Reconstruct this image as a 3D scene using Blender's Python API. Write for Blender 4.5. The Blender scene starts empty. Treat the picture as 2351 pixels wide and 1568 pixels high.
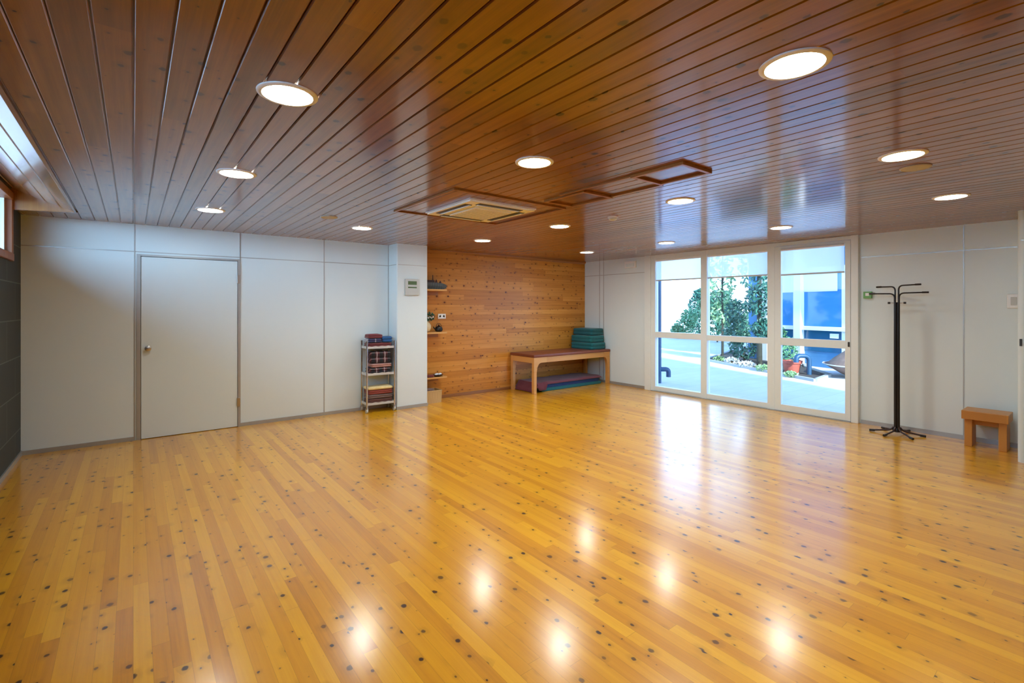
import bpy, bmesh, math, random
from mathutils import Vector, Matrix

random.seed(7)
sc = bpy.context.scene
COL = sc.collection
R = math.radians
H = 2.5          # ceiling height
XL, XR = -0.92, 7.62   # dark block wall / window wall
YB, YW = 7.10, 7.22    # white panel wall / timber wall
YN = -2.6              # wall behind the camera

# ------------------------------------------------------------------ nodes
class NT:
    def __init__(self, name):
        self.m = bpy.data.materials.new(name); self.m.use_nodes = True
        self.t = self.m.node_tree; self.t.nodes.clear()
        self.out = self.t.nodes.new('ShaderNodeOutputMaterial')
    def n(self, typ, **kw):
        nd = self.t.nodes.new(typ)
        for k, v in kw.items(): setattr(nd, k, v)
        return nd
    def l(self, a, b): self.t.links.new(a, b)
    def val(self, x, sock):
        if hasattr(x, 'is_output'): self.l(x, sock)
        elif x is not None: sock.default_value = x
    def math(self, op, a, b=None, c=None, clamp=False):
        nd = self.n('ShaderNodeMath', operation=op); nd.use_clamp = clamp
        self.val(a, nd.inputs[0])
        if b is not None: self.val(b, nd.inputs[1])
        if c is not None: self.val(c, nd.inputs[2])
        return nd.outputs[0]
    def xyz(self, x, y, z):
        nd = self.n('ShaderNodeCombineXYZ')
        for i, v in enumerate((x, y, z)): self.val(v, nd.inputs[i])
        return nd.outputs[0]
    def noise(self, vec, scale=5, detail=2, rough=.5, dims='3D'):
        nd = self.n('ShaderNodeTexNoise', noise_dimensions=dims)
        self.l(vec, nd.inputs['Vector'])
        nd.inputs['Scale'].default_value = scale; nd.inputs['Detail'].default_value = detail
        nd.inputs['Roughness'].default_value = rough
        return nd.outputs['Fac']
    def white(self, vec):
        nd = self.n('ShaderNodeTexWhiteNoise', noise_dimensions='3D'); self.l(vec, nd.inputs['Vector'])
        return nd.outputs['Value']
    def mix(self, fac, a, b, blend='MIX'):
        nd = self.n('ShaderNodeMix', data_type='RGBA', blend_type=blend)
        self.val(fac, nd.inputs['Factor'])
        for s, v in ((nd.inputs[6], a), (nd.inputs[7], b)):
            if hasattr(v, 'is_output'): self.l(v, s)
            else: s.default_value = (*v[:3], 1)
        return nd.outputs[2]
    def ramp(self, fac, stops):
        nd = self.n('ShaderNodeValToRGB'); self.l(fac, nd.inputs[0])
        e = nd.color_ramp.elements
        while len(e) < len(stops): e.new(.5)
        for el, (p, c) in zip(e, stops): el.position = p; el.color = (*c, 1)
        return nd.outputs[0]
    def mapr(self, v, a, b, c=0., d=1., smooth=False):
        nd = self.n('ShaderNodeMapRange'); nd.clamp = True
        if smooth: nd.interpolation_type = 'SMOOTHSTEP'
        self.val(v, nd.inputs[0])
        for i, q in enumerate((a, b, c, d)): self.val(q, nd.inputs[i+1])
        return nd.outputs[0]
    def bsdf(self, color, rough=.5, metal=0., coat=0., coat_rough=.1, spec=.5, bump=None, bstr=.1, bdist=.002, **extra):
        p = self.n('ShaderNodeBsdfPrincipled')
        self.val((*color, 1) if isinstance(color, tuple) else color, p.inputs['Base Color'])
        self.val(rough, p.inputs['Roughness']); self.val(metal, p.inputs['Metallic'])
        self.val(coat, p.inputs['Coat Weight']); self.val(coat_rough, p.inputs['Coat Roughness'])
        self.val(spec, p.inputs['Specular IOR Level'])
        for k, v in extra.items(): self.val(v, p.inputs[k])
        if bump is not None:
            b = self.n('ShaderNodeBump'); b.inputs['Strength'].default_value = bstr; b.inputs['Distance'].default_value = bdist
            self.l(bump, b.inputs['Height']); self.l(b.outputs[0], p.inputs['Normal'])
        self.l(p.outputs[0], self.out.inputs[0]); return self.m

def simple(name, color, rough=.5, metal=0., var=.06, scale=18., bstr=0., **kw):
    """plain material with a faint procedural mottling"""
    t = NT(name); tc = t.n('ShaderNodeTexCoord').outputs['Object']
    f = t.noise(tc, scale, 3)
    c = t.mix(f, tuple(x*(1-var) for x in color), tuple(min(1, x*(1+var)) for x in color))
    return t.bsdf(c, rough, metal, bump=f if bstr else None, bstr=bstr, **kw)

def wood(name, across, along, pitch, length, ramp, knot=(.22, .014), knotcol=(.035, .009, .002), knotp=.55,
         rough=.3, coat=.0, coat_rough=.1, seam=.0, seamw=.0012, endw=.001, var=.5, spec=.5, coat_ior=1.5, bstr=.05, contrast=1.):
    t = NT(name); tc = t.n('ShaderNodeTexCoord').outputs['Object']
    sp = t.n('ShaderNodeSeparateXYZ'); t.l(tc, sp.inputs[0])
    ax = {'x': sp.outputs[0], 'y': sp.outputs[1], 'z': sp.outputs[2]}
    a, l = ax[across], ax[along]
    k = t.math('DIVIDE', a, pitch); s = t.math('FLOOR', k); fr = t.math('FRACT', k)
    r1 = t.white(t.xyz(s, 3.3, 1.7))
    l2 = t.math('ADD', l, t.math('MULTIPLY', r1, 41.7))
    q = t.math('DIVIDE', l2, length); b = t.math('FLOOR', q); fq = t.math('FRACT', q)
    r2 = t.white(t.xyz(s, b, 7.1)); r3 = t.white(t.xyz(s, b, 19.4))
    off = t.math('MULTIPLY', r2, 53.)
    # grain: long streaks along the board
    g1 = t.noise(t.xyz(t.math('MULTIPLY', a, 34.), t.math('ADD', t.math('MULTIPLY', l2, 1.1), off), t.math('MULTIPLY', r3, 9.)), 1., 5, .6)
    g2 = t.noise(t.xyz(t.math('MULTIPLY', a, 190.), t.math('ADD', t.math('MULTIPLY', l2, 3.5), off), off), 1., 3, .6)
    f = t.math('ADD', t.math('MULTIPLY', r3, var), t.math('ADD', t.math('MULTIPLY', g1, .75*(1-var)+.25), t.math('MULTIPLY', g2, .22)))
    f = t.math('ADD', t.math('MULTIPLY', t.math('SUBTRACT', f, .60), contrast), .48, clamp=True)
    c = t.ramp(f, ramp)
    # knots
    cell, rad = knot
    vo = t.n('ShaderNodeTexVoronoi', voronoi_dimensions='2D', feature='F1'); vo.inputs['Scale'].default_value = 1.
    wob = t.noise(t.xyz(t.math('MULTIPLY', a, 60.), t.math('MULTIPLY', l, 60.), off), 1., 2)
    wv = t.math('MULTIPLY', t.math('SUBTRACT', wob, .5), .09)
    t.l(t.xyz(t.math('ADD', t.math('DIVIDE', a, cell*.8), wv), t.math('ADD', t.math('DIVIDE', l2, cell), t.math('ADD', off, wv)), 0.), vo.inputs['Vector'])
    vc = t.n('ShaderNodeSeparateColor'); t.l(vo.outputs['Color'], vc.inputs[0])
    rr = t.math('MULTIPLY', t.math('POWER', vc.outputs[0], 1.6), rad/cell)
    on = t.math('LESS_THAN', vc.outputs[1], knotp)
    d = vo.outputs['Distance']
    km = t.math('MULTIPLY', t.mapr(d, rr, t.math('MULTIPLY', rr, .55), 0., 1., True), on)
    halo = t.math('MULTIPLY', t.mapr(d, t.math('MULTIPLY', rr, 3.2), rr, 0., .25, True), on)
    c = t.mix(halo, c, t.mix(.6, c, knotcol))
    kd = t.mapr(vc.outputs[2], 0., 1., .6, 1.)
    c = t.mix(t.math('MULTIPLY', km, kd), c, knotcol)
    if seam:
        e = t.math('MINIMUM', fr, t.math('SUBTRACT', 1., fr))
        m1 = t.mapr(e, 0., seamw/pitch, 1., 0.)
        e2 = t.math('MINIMUM', fq, t.math('SUBTRACT', 1., fq))
        m2 = t.mapr(e2, 0., endw/length, 1., 0.)
        sm = t.math('MULTIPLY', t.math('MAXIMUM', m1, m2), seam)
        c = t.mix(sm, c, tuple(x*.25 for x in ramp[0][1]))
    hgt = t.math('ADD', t.math('MULTIPLY', g1, .6), t.math('MULTIPLY', g2, .4))
    return t.bsdf(c, rough, 0., coat, coat_rough, spec, bump=hgt, bstr=bstr, bdist=.001, **{'Coat IOR': coat_ior})

M = {}
M['floor'] = wood('varnished_pine_floor', 'x', 'y', .067, 1.7,
    [(0., (.42, .150, .003)), (.35, (.66, .272, .004)), (.65, (.76, .345, .006)), (1., (.87, .440, .013))],
    knot=(.115, .024), knotp=.6, rough=.35, coat=1., coat_rough=.175, coat_ior=1.50, seam=.45, seamw=.0011, endw=.0016, var=.56, spec=.25, bstr=.10, contrast=1.0)
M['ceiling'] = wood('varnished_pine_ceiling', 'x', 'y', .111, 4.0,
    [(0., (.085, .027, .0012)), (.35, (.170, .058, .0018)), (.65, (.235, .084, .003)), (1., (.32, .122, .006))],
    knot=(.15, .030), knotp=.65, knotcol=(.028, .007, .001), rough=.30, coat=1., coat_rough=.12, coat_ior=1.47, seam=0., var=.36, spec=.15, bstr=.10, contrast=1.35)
M['recess'] = wood('varnished_pine_recess', 'x', 'y', .111, 4.0,
    [(0., (.22, .085, .02)), (.5, (.36, .16, .04)), (1., (.48, .24, .07))], knot=(.3, .02), rough=.27, coat=1., coat_rough=.15, coat_ior=1.6, seam=0., var=.42)
M['timber'] = wood('timber_wall_pine', 'z', 'x', .088, 2.4,
    [(0., (.30, .10, .010)), (.4, (.52, .205, .026)), (.7, (.64, .28, .045)), (1., (.74, .38, .085))],
    knot=(.12, .026), knotp=.78, knotcol=(.11, .028, .006), rough=.33, spec=.32, seam=.5, seamw=.0022, endw=.001, var=.4)
M['trimwood'] = wood('trim_pine', 'z', 'x', .3, 3.,
    [(0., (.20, .075, .016)), (.5, (.33, .13, .028)), (1., (.42, .19, .045))], rough=.32)
M['framewood'] = wood('window_frame_pine', 'y', 'z', .3, 3.,
    [(0., (.22, .07, .02)), (.5, (.32, .11, .03)), (1., (.40, .16, .05))], rough=.4)
M['tablewood'] = wood('bench_pine', 'z', 'x', 4., 9.,
    [(0., (.48, .22, .05)), (.5, (.62, .32, .09)), (1., (.72, .42, .14))], knot=(.3, .012), rough=.38)
M['stoolwood'] = wood('stool_pine', 'x', 'y', .14, 3.,
    [(0., (.36, .14, .025)), (.5, (.50, .21, .042)), (1., (.58, .27, .06))], knot=(.25, .012), rough=.4)
M['panel'] = simple('white_laminate', (.71, .81, .83), .33, var=.012, scale=3., spec=.4)
M['panel_door'] = simple('door_laminate', (.71, .81, .82), .33, var=.012, scale=3., spec=.4)
M['alu'] = simple('aluminium_profile', (.46, .48, .48), .38, .55, var=.05)
M['chrome'] = simple('chrome', (.72, .73, .74), .18, 1., var=.03)
M['greymetal'] = simple('light_grey_metal', (.62, .64, .64), .4, .25, var=.05)
M['steel'] = simple('brushed_steel', (.55, .55, .54), .3, 1., var=.06)
M['whitepaint'] = simple('white_paint_frame', (.77, .84, .84), .4, var=.02)
M['whiteplastic'] = simple('white_plastic', (.84, .87, .88), .4, var=.02)
M['greyplastic'] = simple('grey_plastic', (.55, .58, .56), .45, var=.04)
M['darkplastic'] = simple('dark_plastic', (.03, .03, .03), .4, var=.1)
M['lcd'] = simple('display_green', (.10, .16, .075), .25, var=.1)
M['green'] = simple('green_plastic', (.16, .42, .14), .4, var=.1)
M['black'] = simple('black_metal', (.014, .012, .012), .32, .2, var=.2)
M['darkbrown'] = simple('dark_brown_metal', (.045, .02, .016), .35, .2, var=.2)
M['vinyl'] = simple('brown_vinyl', (.20, .052, .025), .42, var=.12, scale=6, bstr=.05)
M['speakergrey'] = simple('speaker_mesh', (.50, .50, .46), .6, var=.05)
M['ivory'] = simple('ivory_ceramic', (.72, .60, .38), .35, var=.05)
M['terracotta'] = simple('red_terracotta', (.42, .10, .07), .7, var=.15)
M['bowlclay'] = simple('brown_clay', (.22, .15, .13), .7, var=.15)
M['soil'] = simple('dark_soil', (.05, .05, .045), .95, var=.5, scale=9)
M['mound'] = simple('dry_plants', (.20, .14, .11), .9, var=.4, scale=12)
M['pipe'] = simple('blue_grey_pipe', (.012, .065, .14), .45, var=.08)
M['palepipe'] = simple('pale_grey_pipe', (.32, .42, .48), .45, var=.08)
M['kerb'] = simple('concrete_kerb', (.35, .38, .38), .9, var=.15)
M['stone'] = simple('pale_stone', (.62, .66, .62), .9, var=.2)
M['leaf'] = simple('green_leaves', (.10, .27, .13), .5, var=.45, scale=5)
M['leaf2'] = simple('light_green_leaves', (.26, .46, .22), .5, var=.4, scale=5)
M['leaf3'] = simple('dark_green_leaves', (.035, .15, .11), .5, var=.45, scale=5)
M['bark'] = simple('dark_bark', (.035, .04, .03), .9, var=.4)
M['facade'] = simple('blue_render', (.06, .22, .44), .7, var=.06, scale=2)
M['salmon'] = simple('salmon_render', (.62, .30, .22), .8, var=.05, scale=2)
M['facadewhite'] = simple('facade_white', (.85, .87, .86), .5, var=.02)
M['facadepane'] = simple('blue_window_pane', (.06, .27, .60), .12, var=.12, scale=1.4, spec=.5)
M['facadedark'] = simple('dark_blue_pane', (.015, .12, .26), .15, var=.15, scale=1.5)
M['whitewall'] = simple('white_render', (.86, .87, .86), .8, var=.04, scale=2)
M['roof_sun_block'] = simple('roof_bitumen', (.2, .2, .2), .9)
M['wicker'] = None

def t_wicker():
    t = NT('pale_split_bamboo'); tc = t.n('ShaderNodeTexCoord').outputs['Object']
    sp = t.n('ShaderNodeSeparateXYZ'); t.l(tc, sp.inputs[0])
    k = t.math('FRACT', t.math('MULTIPLY', t.math('ADD', sp.outputs[0], sp.outputs[1]), 62.))
    f = t.math('ABSOLUTE', t.math('SUBTRACT', k, .5))
    c = t.ramp(f, [(0., (.40, .24, .08)), (.25, (.60, .42, .19)), (1., (.66, .48, .24))])
    return t.bsdf(c, .6, bump=f, bstr=.5, bdist=.003)
M['wicker'] = t_wicker()

def cloth(name, color, var=.25, scale=24., rough=.9, stripes=None):
    t = NT(name); tc = t.n('ShaderNodeTexCoord').outputs['Object']
    f = t.noise(tc, scale, 4); w = t.noise(tc, 420., 1)
    c = t.mix(f, tuple(x*(1-var) for x in color), tuple(min(1, x*(1+var)) for x in color))
    if stripes:
        axis, freq, width, col = stripes
        sp = t.n('ShaderNodeSeparateXYZ'); t.l(tc, sp.inputs[0])
        k = t.math('FRACT', t.math('MULTIPLY', sp.outputs[axis], freq))
        c = t.mix(t.math('LESS_THAN', k, width), c, col)
    return t.bsdf(c, rough, bump=w, bstr=.25, bdist=.0015, **{'Sheen Weight': .15})

def plaid(name, base, dark, light):
    t = NT(name); tc = t.n('ShaderNodeTexCoord').outputs['Object']
    sp = t.n('ShaderNodeSeparateXYZ'); t.l(tc, sp.inputs[0])
    a = t.math('FRACT', t.math('ADD', t.math('MULTIPLY', sp.outputs[0], 8.5), .15))
    b = t.math('FRACT', t.math('ADD', t.math('MULTIPLY', t.math('ADD', sp.outputs[2], sp.outputs[1]), 11.), .2))
    c = t.mix(t.math('LESS_THAN', a, .45), base, dark)
    c = t.mix(t.math('LESS_THAN', b, .5), c, t.mix(.7, c, dark))
    la = t.math('MULTIPLY', t.math('GREATER_THAN', a, .62), t.math('LESS_THAN', a, .74))
    lb = t.math('MULTIPLY', t.math('GREATER_THAN', b, .7), t.math('LESS_THAN', b, .8))
    c = t.mix(t.math('MULTIPLY', la, .75), c, light)
    c = t.mix(t.math('MULTIPLY', lb, .45), c, light)
    w = t.noise(tc, 420., 1)
    return t.bsdf(c, .9, bump=w, bstr=.25, bdist=.0015)

M['maroon'] = cloth('maroon_wool', (.17, .032, .04))
M['navy'] = cloth('navy_wool', (.032, .034, .10), stripes=(0, 9., .10, (.45, .42, .45)))
M['blue'] = cloth('blue_wool', (.012, .085, .25))
M['redbrown'] = cloth('red_brown_wool', (.16, .03, .03))
M['pink'] = cloth('dusty_pink_wool', (.42, .22, .19))
M['plaid'] = plaid('plaid_wool', (.10, .018, .022), (.012, .012, .016), (.45, .38, .38))
M['cream'] = cloth('cream_towel', (.74, .58, .27))
M['red'] = cloth('brick_red_wool', (.26, .05, .035))
M['greybrown'] = cloth('grey_brown_wool', (.17, .11, .095))
M['brown'] = cloth('brown_wool', (.12, .045, .035))
M['teal'] = cloth('teal_canvas', (.004, .125, .135), var=.15)
M['teal2'] = cloth('teal_canvas_dark', (.004, .095, .112), var=.15)
M['matblue'] = cloth('blue_canvas', (.008, .05, .20), var=.15)
M['matteal'] = cloth('teal_mat_canvas', (.01, .14, .16), var=.15)
M['matmaroon'] = cloth('maroon_throw', (.13, .025, .04), var=.2)
M['slategrey'] = cloth('slate_cloth', (.10, .125, .125), var=.25, stripes=(0, 22., .3, (.075, .09, .10)))

def t_blocks():
    t = NT('dark_blockwork'); tc = t.n('ShaderNodeTexCoord').outputs['Object']
    sp = t.n('ShaderNodeSeparateXYZ'); t.l(tc, sp.inputs[0])
    br = t.n('ShaderNodeTexBrick'); br.offset = .5
    t.l(t.xyz(sp.outputs[1], t.math('ADD', sp.outputs[2], .084), 0.), br.inputs['Vector'])
    br.inputs['Scale'].default_value = 1.; br.inputs['Brick Width'].default_value = .80; br.inputs['Row Height'].default_value = .373
    br.inputs['Mortar Size'].default_value = .006; br.inputs['Color1'].default_value = (.038, .043, .036, 1)
    br.inputs['Color2'].default_value = (.050, .056, .047, 1); br.inputs['Mortar'].default_value = (.13, .14, .125, 1)
    f = t.noise(tc, 60., 4)
    c = t.mix(t.math('MULTIPLY', f, .5), br.outputs['Color'], (.04, .045, .04))
    return t.bsdf(c, .8, bump=f, bstr=.3)
M['blocks'] = t_blocks()

def t_paving():
    t = NT('pale_paving'); tc = t.n('ShaderNodeTexCoord').outputs['Object']
    br = t.n('ShaderNodeTexBrick'); br.offset = .5; t.l(tc, br.inputs['Vector'])
    br.inputs['Scale'].default_value = 1.; br.inputs['Brick Width'].default_value = .6; br.inputs['Row Height'].default_value = .3
    br.inputs['Mortar Size'].default_value = .006
    br.inputs['Color1'].default_value = (.60, .62, .62, 1); br.inputs['Color2'].default_value = (.66, .68, .68, 1)
    br.inputs['Mortar'].default_value = (.50, .53, .55, 1)
    f = t.noise(tc, 3., 5)
    return t.bsdf(t.mix(t.math('MULTIPLY', f, .35), br.outputs['Color'], (.5, .53, .55)), .85)
M['paving'] = t_paving()

def t_glass():
    t = NT('clear_glass')
    tr = t.n('ShaderNodeBsdfTransparent'); tr.inputs[0].default_value = (.95, .98, .98, 1)
    gl = t.n('ShaderNodeBsdfGlossy'); gl.inputs['Roughness'].default_value = .02
    fr = t.n('ShaderNodeFresnel'); bk = t.n('ShaderNodeNewGeometry').outputs['Backfacing']
    t.l(t.mapr(bk, 0., 1., 1.45, 1/1.45), fr.inputs[0])
    mx = t.n('ShaderNodeMixShader'); t.l(fr.outputs[0], mx.inputs[0]); t.l(tr.outputs[0], mx.inputs[1]); t.l(gl.outputs[0], mx.inputs[2])
    t.l(mx.outputs[0], t.out.inputs[0]); return t.m
M['glass'] = t_glass()

def t_blind():
    t = NT('white_blind_fabric'); tc = t.n('ShaderNodeTexCoord').outputs['Object']
    f = t.noise(tc, 300., 1)
    c = t.mix(f, (.88, .92, .92), (.94, .96, .96))
    d = t.n('ShaderNodeBsdfDiffuse'); t.l(c, d.inputs[0])
    tl = t.n('ShaderNodeBsdfTranslucent'); t.l(c, tl.inputs[0])
    tp = t.n('ShaderNodeBsdfTransparent')
    m1 = t.n('ShaderNodeMixShader'); m1.inputs[0].default_value = .85; t.l(d.outputs[0], m1.inputs[1]); t.l(tl.outputs[0], m1.inputs[2])
    m2 = t.n('ShaderNodeMixShader'); m2.inputs[0].default_value = .12; t.l(m1.outputs[0], m2.inputs[1]); t.l(tp.outputs[0], m2.inputs[2])
    t.l(m2.outputs[0], t.out.inputs[0]); return t.m
M['blind'] = t_blind()

LAMP = 36.0
SPOT = 34.0
def t_lamp():
    t = NT('lamp_diffuser'); e = t.n('ShaderNodeEmission')
    e.inputs[0].default_value = (.97, 1., .95, 1); e.inputs[1].default_value = LAMP
    t.l(e.outputs[0], t.out.inputs[0]); return t.m
M['lamp'] = t_lamp()

# ------------------------------------------------------------------ mesh helpers
def B(): return bmesh.new()

def box(bm, x0, x1, y0, y1, z0, z1, mat=None, bev=0.):
    vs = [bm.verts.new((x, y, z)) for x in (x0, x1) for y in (y0, y1) for z in (z0, z1)]
    idx = [(0, 1, 3, 2), (4, 6, 7, 5), (0, 4, 5, 1), (2, 3, 7, 6), (0, 2, 6, 4), (1, 5, 7, 3)]
    fs = [bm.faces.new([vs[i] for i in f]) for f in idx]
    if mat is not None: bmesh.ops.transform(bm, matrix=mat, verts=vs)
    if bev:
        es = list({e for f in fs for e in f.edges})
        bmesh.ops.bevel(bm, geom=es, offset=bev, segments=2, profile=.6, affect='EDGES')
    return vs

def tube(bm, pts, r, seg=10, cap=True, radii=None):
    pts = [Vector(p) for p in pts]; n = len(pts); rings = []
    up = None
    for i, p in enumerate(pts):
        d = (pts[min(i+1, n-1)] - pts[max(i-1, 0)]).normalized()
        if up is None:
            up = Vector((0, 0, 1)) if abs(d.z) < .9 else Vector((1, 0, 0))
        a = d.cross(up).normalized(); b = a.cross(d).normalized(); up = b
        rr = radii[i] if radii else r
        rings.append([bm.verts.new(p + a*math.cos(2*math.pi*k/seg)*rr + b*math.sin(2*math.pi*k/seg)*rr) for k in range(seg)])
    for i in range(n-1):
        for k in range(seg):
            bm.faces.new((rings[i][k], rings[i][(k+1) % seg], rings[i+1][(k+1) % seg], rings[i+1][k]))
    if cap:
        bm.faces.new(rings[0][::-1]); bm.faces.new(rings[-1])

def bend(p0, p1, p2, r, n=6):
    """points from p0 to p2 with the corner p1 rounded by r"""
    p0, p1, p2 = Vector(p0), Vector(p1), Vector(p2)
    a = p1 + (p0-p1).normalized()*r; b = p1 + (p2-p1).normalized()*r
    out = [p0]
    for i in range(n+1):
        t = i/n; out.append(a*(1-t)**2 + p1*2*t*(1-t) + b*t*t)
    return out + [p2]

def frame4(bm, x0, x1, y0, y1, w, z0, z1, bev=.003):
    box(bm, x0, x0+w, y0, y1, z0, z1, bev=bev); box(bm, x1-w, x1, y0, y1, z0, z1, bev=bev)
    box(bm, x0+w, x1-w, y0, y0+w, z0+.001, z1, bev=bev); box(bm, x0+w, x1-w, y1-w, y1, z0+.001, z1, bev=bev)

def lathe(bm, prof, seg=24, c=(0, 0, 0), cap0=True, cap1=True):
    c = Vector(c); rings = []
    for r, z in prof:
        rings.append([bm.verts.new(c + Vector((r*math.cos(2*math.pi*k/seg), r*math.sin(2*math.pi*k/seg), z))) for k in range(seg)])
    for i in range(len(rings)-1):
        for k in range(seg):
            bm.faces.new((rings[i][k], rings[i][(k+1) % seg], rings[i+1][(k+1) % seg], rings[i+1][k]))
    if cap0: bm.faces.new(rings[0][::-1])
    if cap1: bm.faces.new(rings[-1])

def prism(bm, poly, axis, a, b):
    """poly: list of 2D points; extruded along axis from a to b"""
    def P(u, v, w):
        return {'x': (w, u, v), 'y': (u, w, v), 'z': (u, v, w)}[axis]
    va = [bm.verts.new(P(u, v, a)) for u, v in poly]; vb = [bm.verts.new(P(u, v, b)) for u, v in poly]
    n = len(poly)
    for i in range(n): bm.faces.new((va[i], va[(i+1) % n], vb[(i+1) % n], vb[i]))
    bm.faces.new(va[::-1]); bm.faces.new(vb)

def obj(name, bm, m, parent=None, smooth=False, loc=None):
    bmesh.ops.recalc_face_normals(bm, faces=bm.faces[:])
    me = bpy.data.meshes.new(name); bm.to_mesh(me); bm.free()
    for mm in (m if isinstance(m, (list, tuple)) else [m]): me.materials.append(mm)
    if smooth:
        for p in me.polygons: p.use_smooth = True
        me.set_sharp_from_angle(angle=R(38))
    o = bpy.data.objects.new(name, me); COL.objects.link(o)
    if parent is not None: o.parent = parent
    if loc: o.location = loc
    return o

def struct(name, bm, m, parent=None, smooth=False, label=None):
    o = obj(name, bm, m, parent, smooth)
    if parent is None:
        o['kind'] = 'structure'
        if label: o['label'] = label
    return o

def tag(o, label, cat, group=None):
    o['label'] = label; o['category'] = cat
    if group: o['group'] = group
    return o

def thing(name, label, cat, loc=(0, 0, 0), rz=0., group=None):
    o = bpy.data.objects.new(name, None); o.empty_display_size = .1; COL.objects.link(o)
    o.location = loc; o.rotation_euler = (0, 0, rz)
    return tag(o, label, cat, group)

def dup(root, label, loc, rz=0., group=None):
    r = root.copy(); COL.objects.link(r); r.location = loc; r.rotation_euler = (0, 0, rz)
    r['label'] = label
    if group: r['group'] = group
    for ch in list(root.children):
        c = ch.copy(); COL.objects.link(c); c.parent = r
        for g in list(ch.children):
            d = g.copy(); COL.objects.link(d); d.parent = c
    return r

def slab_cloth(w, d, h, layers=2, seed=0, sag=.006, rad=.03, bulge=.012):
    """a folded cloth: soft rounded slab whose sides show the layers of the fold"""
    rnd = random.Random(seed); bm = B()
    def outline(ins):
        pts = []; W, D, r = w/2-ins, d/2-ins, max(.004, rad-ins*.3)
        for cx, cy, a0 in ((W-r, D-r, 0), (-(W-r), D-r, 90), (-(W-r), -(D-r), 180), (W-r, -(D-r), 270)):
            for k in range(5):
                a = R(a0+k*22.5); pts.append((cx+r*math.cos(a), cy+r*math.sin(a)))
        full = []
        for i, p in enumerate(pts):
            q = pts[(i+1) % len(pts)]; full.append(p)
            L = math.dist(p, q)
            if i % 5 == 4:
                m = 6
                for k in range(1, m): full.append((p[0]+(q[0]-p[0])*k/m, p[1]+(q[1]-p[1])*k/m))
        return full
    zs = []; per = 6
    for i in range(layers*per+1):
        t = i/(layers*per); ph = (i % per)/per
        if i == layers*per: ph = 1.
        zs.append((t*h, bulge*(1-math.sin(math.pi*ph)**.6)))
    ph1, ph2 = rnd.random()*6, rnd.random()*6
    def wob(x, y, z): return math.sin(x*17+ph1+z*20)*math.sin(y*15+ph2)*sag
    rings = []
    for z, ins in zs:
        lay = int(min(layers-1, z/h*layers)); sh = random.Random(seed*31+lay).uniform(-.006, .006)
        rings.append([bm.verts.new((x+sh, y+sh*.5, z+(wob(x, y, 0)*(z/h)))) for x, y in outline(ins)])
    for fr, dz in ((.93, .004), (.75, .006), (.45, .007), (.15, .007)):
        rings.append([bm.verts.new((x*fr, y*fr, h+dz+wob(x*fr, y*fr, 0))) for x, y in outline(zs[-1][1])])
    n = len(rings[0])
    for i in range(len(rings)-1):
        for k in range(n): bm.faces.new((rings[i][k], rings[i][(k+1) % n], rings[i+1][(k+1) % n], rings[i+1][k]))
    bm.faces.new(rings[0][::-1]); bm.faces.new(rings[-1])
    return bm

# ================================================================== SETTING
bm = B(); box(bm, XL-.2, XR+.06, YN-.2, YW+.15, -.12, 0.); struct('floor', bm, M['floor'])

# ceiling: individual boards with V joints, one mesh
bm = B(); pitch = .111
def board(bm, x0, x1, y0, y1, z=H, ch=.005, gap=.003, dep=.012):
    poly = [(x0+gap/2, z+dep+.01), (x0+gap/2, z+ch), (x0+ch+gap/2, z), (x1-ch-gap/2, z), (x1-gap/2, z+ch), (x1-gap/2, z+dep+.01)]
    prism(bm, poly, 'y', y0, y1)
i0 = math.floor(XL/pitch); i1 = math.ceil(XR/pitch)
for i in range(i0, i1+1):
    x0, x1 = i*pitch, (i+1)*pitch
    if x1 > XR+.1: break
    if x0 < -.47: board(bm, max(x0, XL), min(x1, XR), 6.6, YB+.02)
    else: board(bm, x0, min(x1, XR+.05), YN, YW+.02)
box(bm, XL-.1, XR+.15, 6.6, YW+.15, H+.02, H+.06)
box(bm, -.470, XR+.15, YN-.2, 6.6, H+.02, H+.06)
struct('ceiling', bm, M['ceiling'])
# raised, sloping strip of ceiling above the high window
bm = B(); prism(bm, [(-.47, H+.016), (XL-.09, H+.212), (XL-.09, H+.25), (-.47, H+.05)], 'y', YN, 6.64)
ux, uz = -.937, .349
for k in range(5):
    a0, a1 = k*.111+.002, min((k+1)*.111-.002, .49)
    pp = lambda a, d: (-.472+ux*a+uz*d*-1.*-1., H+.004+uz*a-ux*d)
    prism(bm, [pp(a0, .006), pp(a0+.005, 0), pp(a1-.005, 0), pp(a1, .006), pp(a1, .014), pp(a0, .014)], 'y', YN, 6.6)
struct('ceiling_recess', bm, M['recess'])
bm = B(); prism(bm, [(-.455, H-.004), (-.47, H+.012), (XL, H+.19), (XL, H-.03)], 'y', 6.58, 6.63)
struct('trim_1', bm, M['recess'])
bm = B(); box(bm, -.47, -.452, YN, 6.6, H-.004, H+.02); struct('trim_2', bm, M['recess'])

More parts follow.
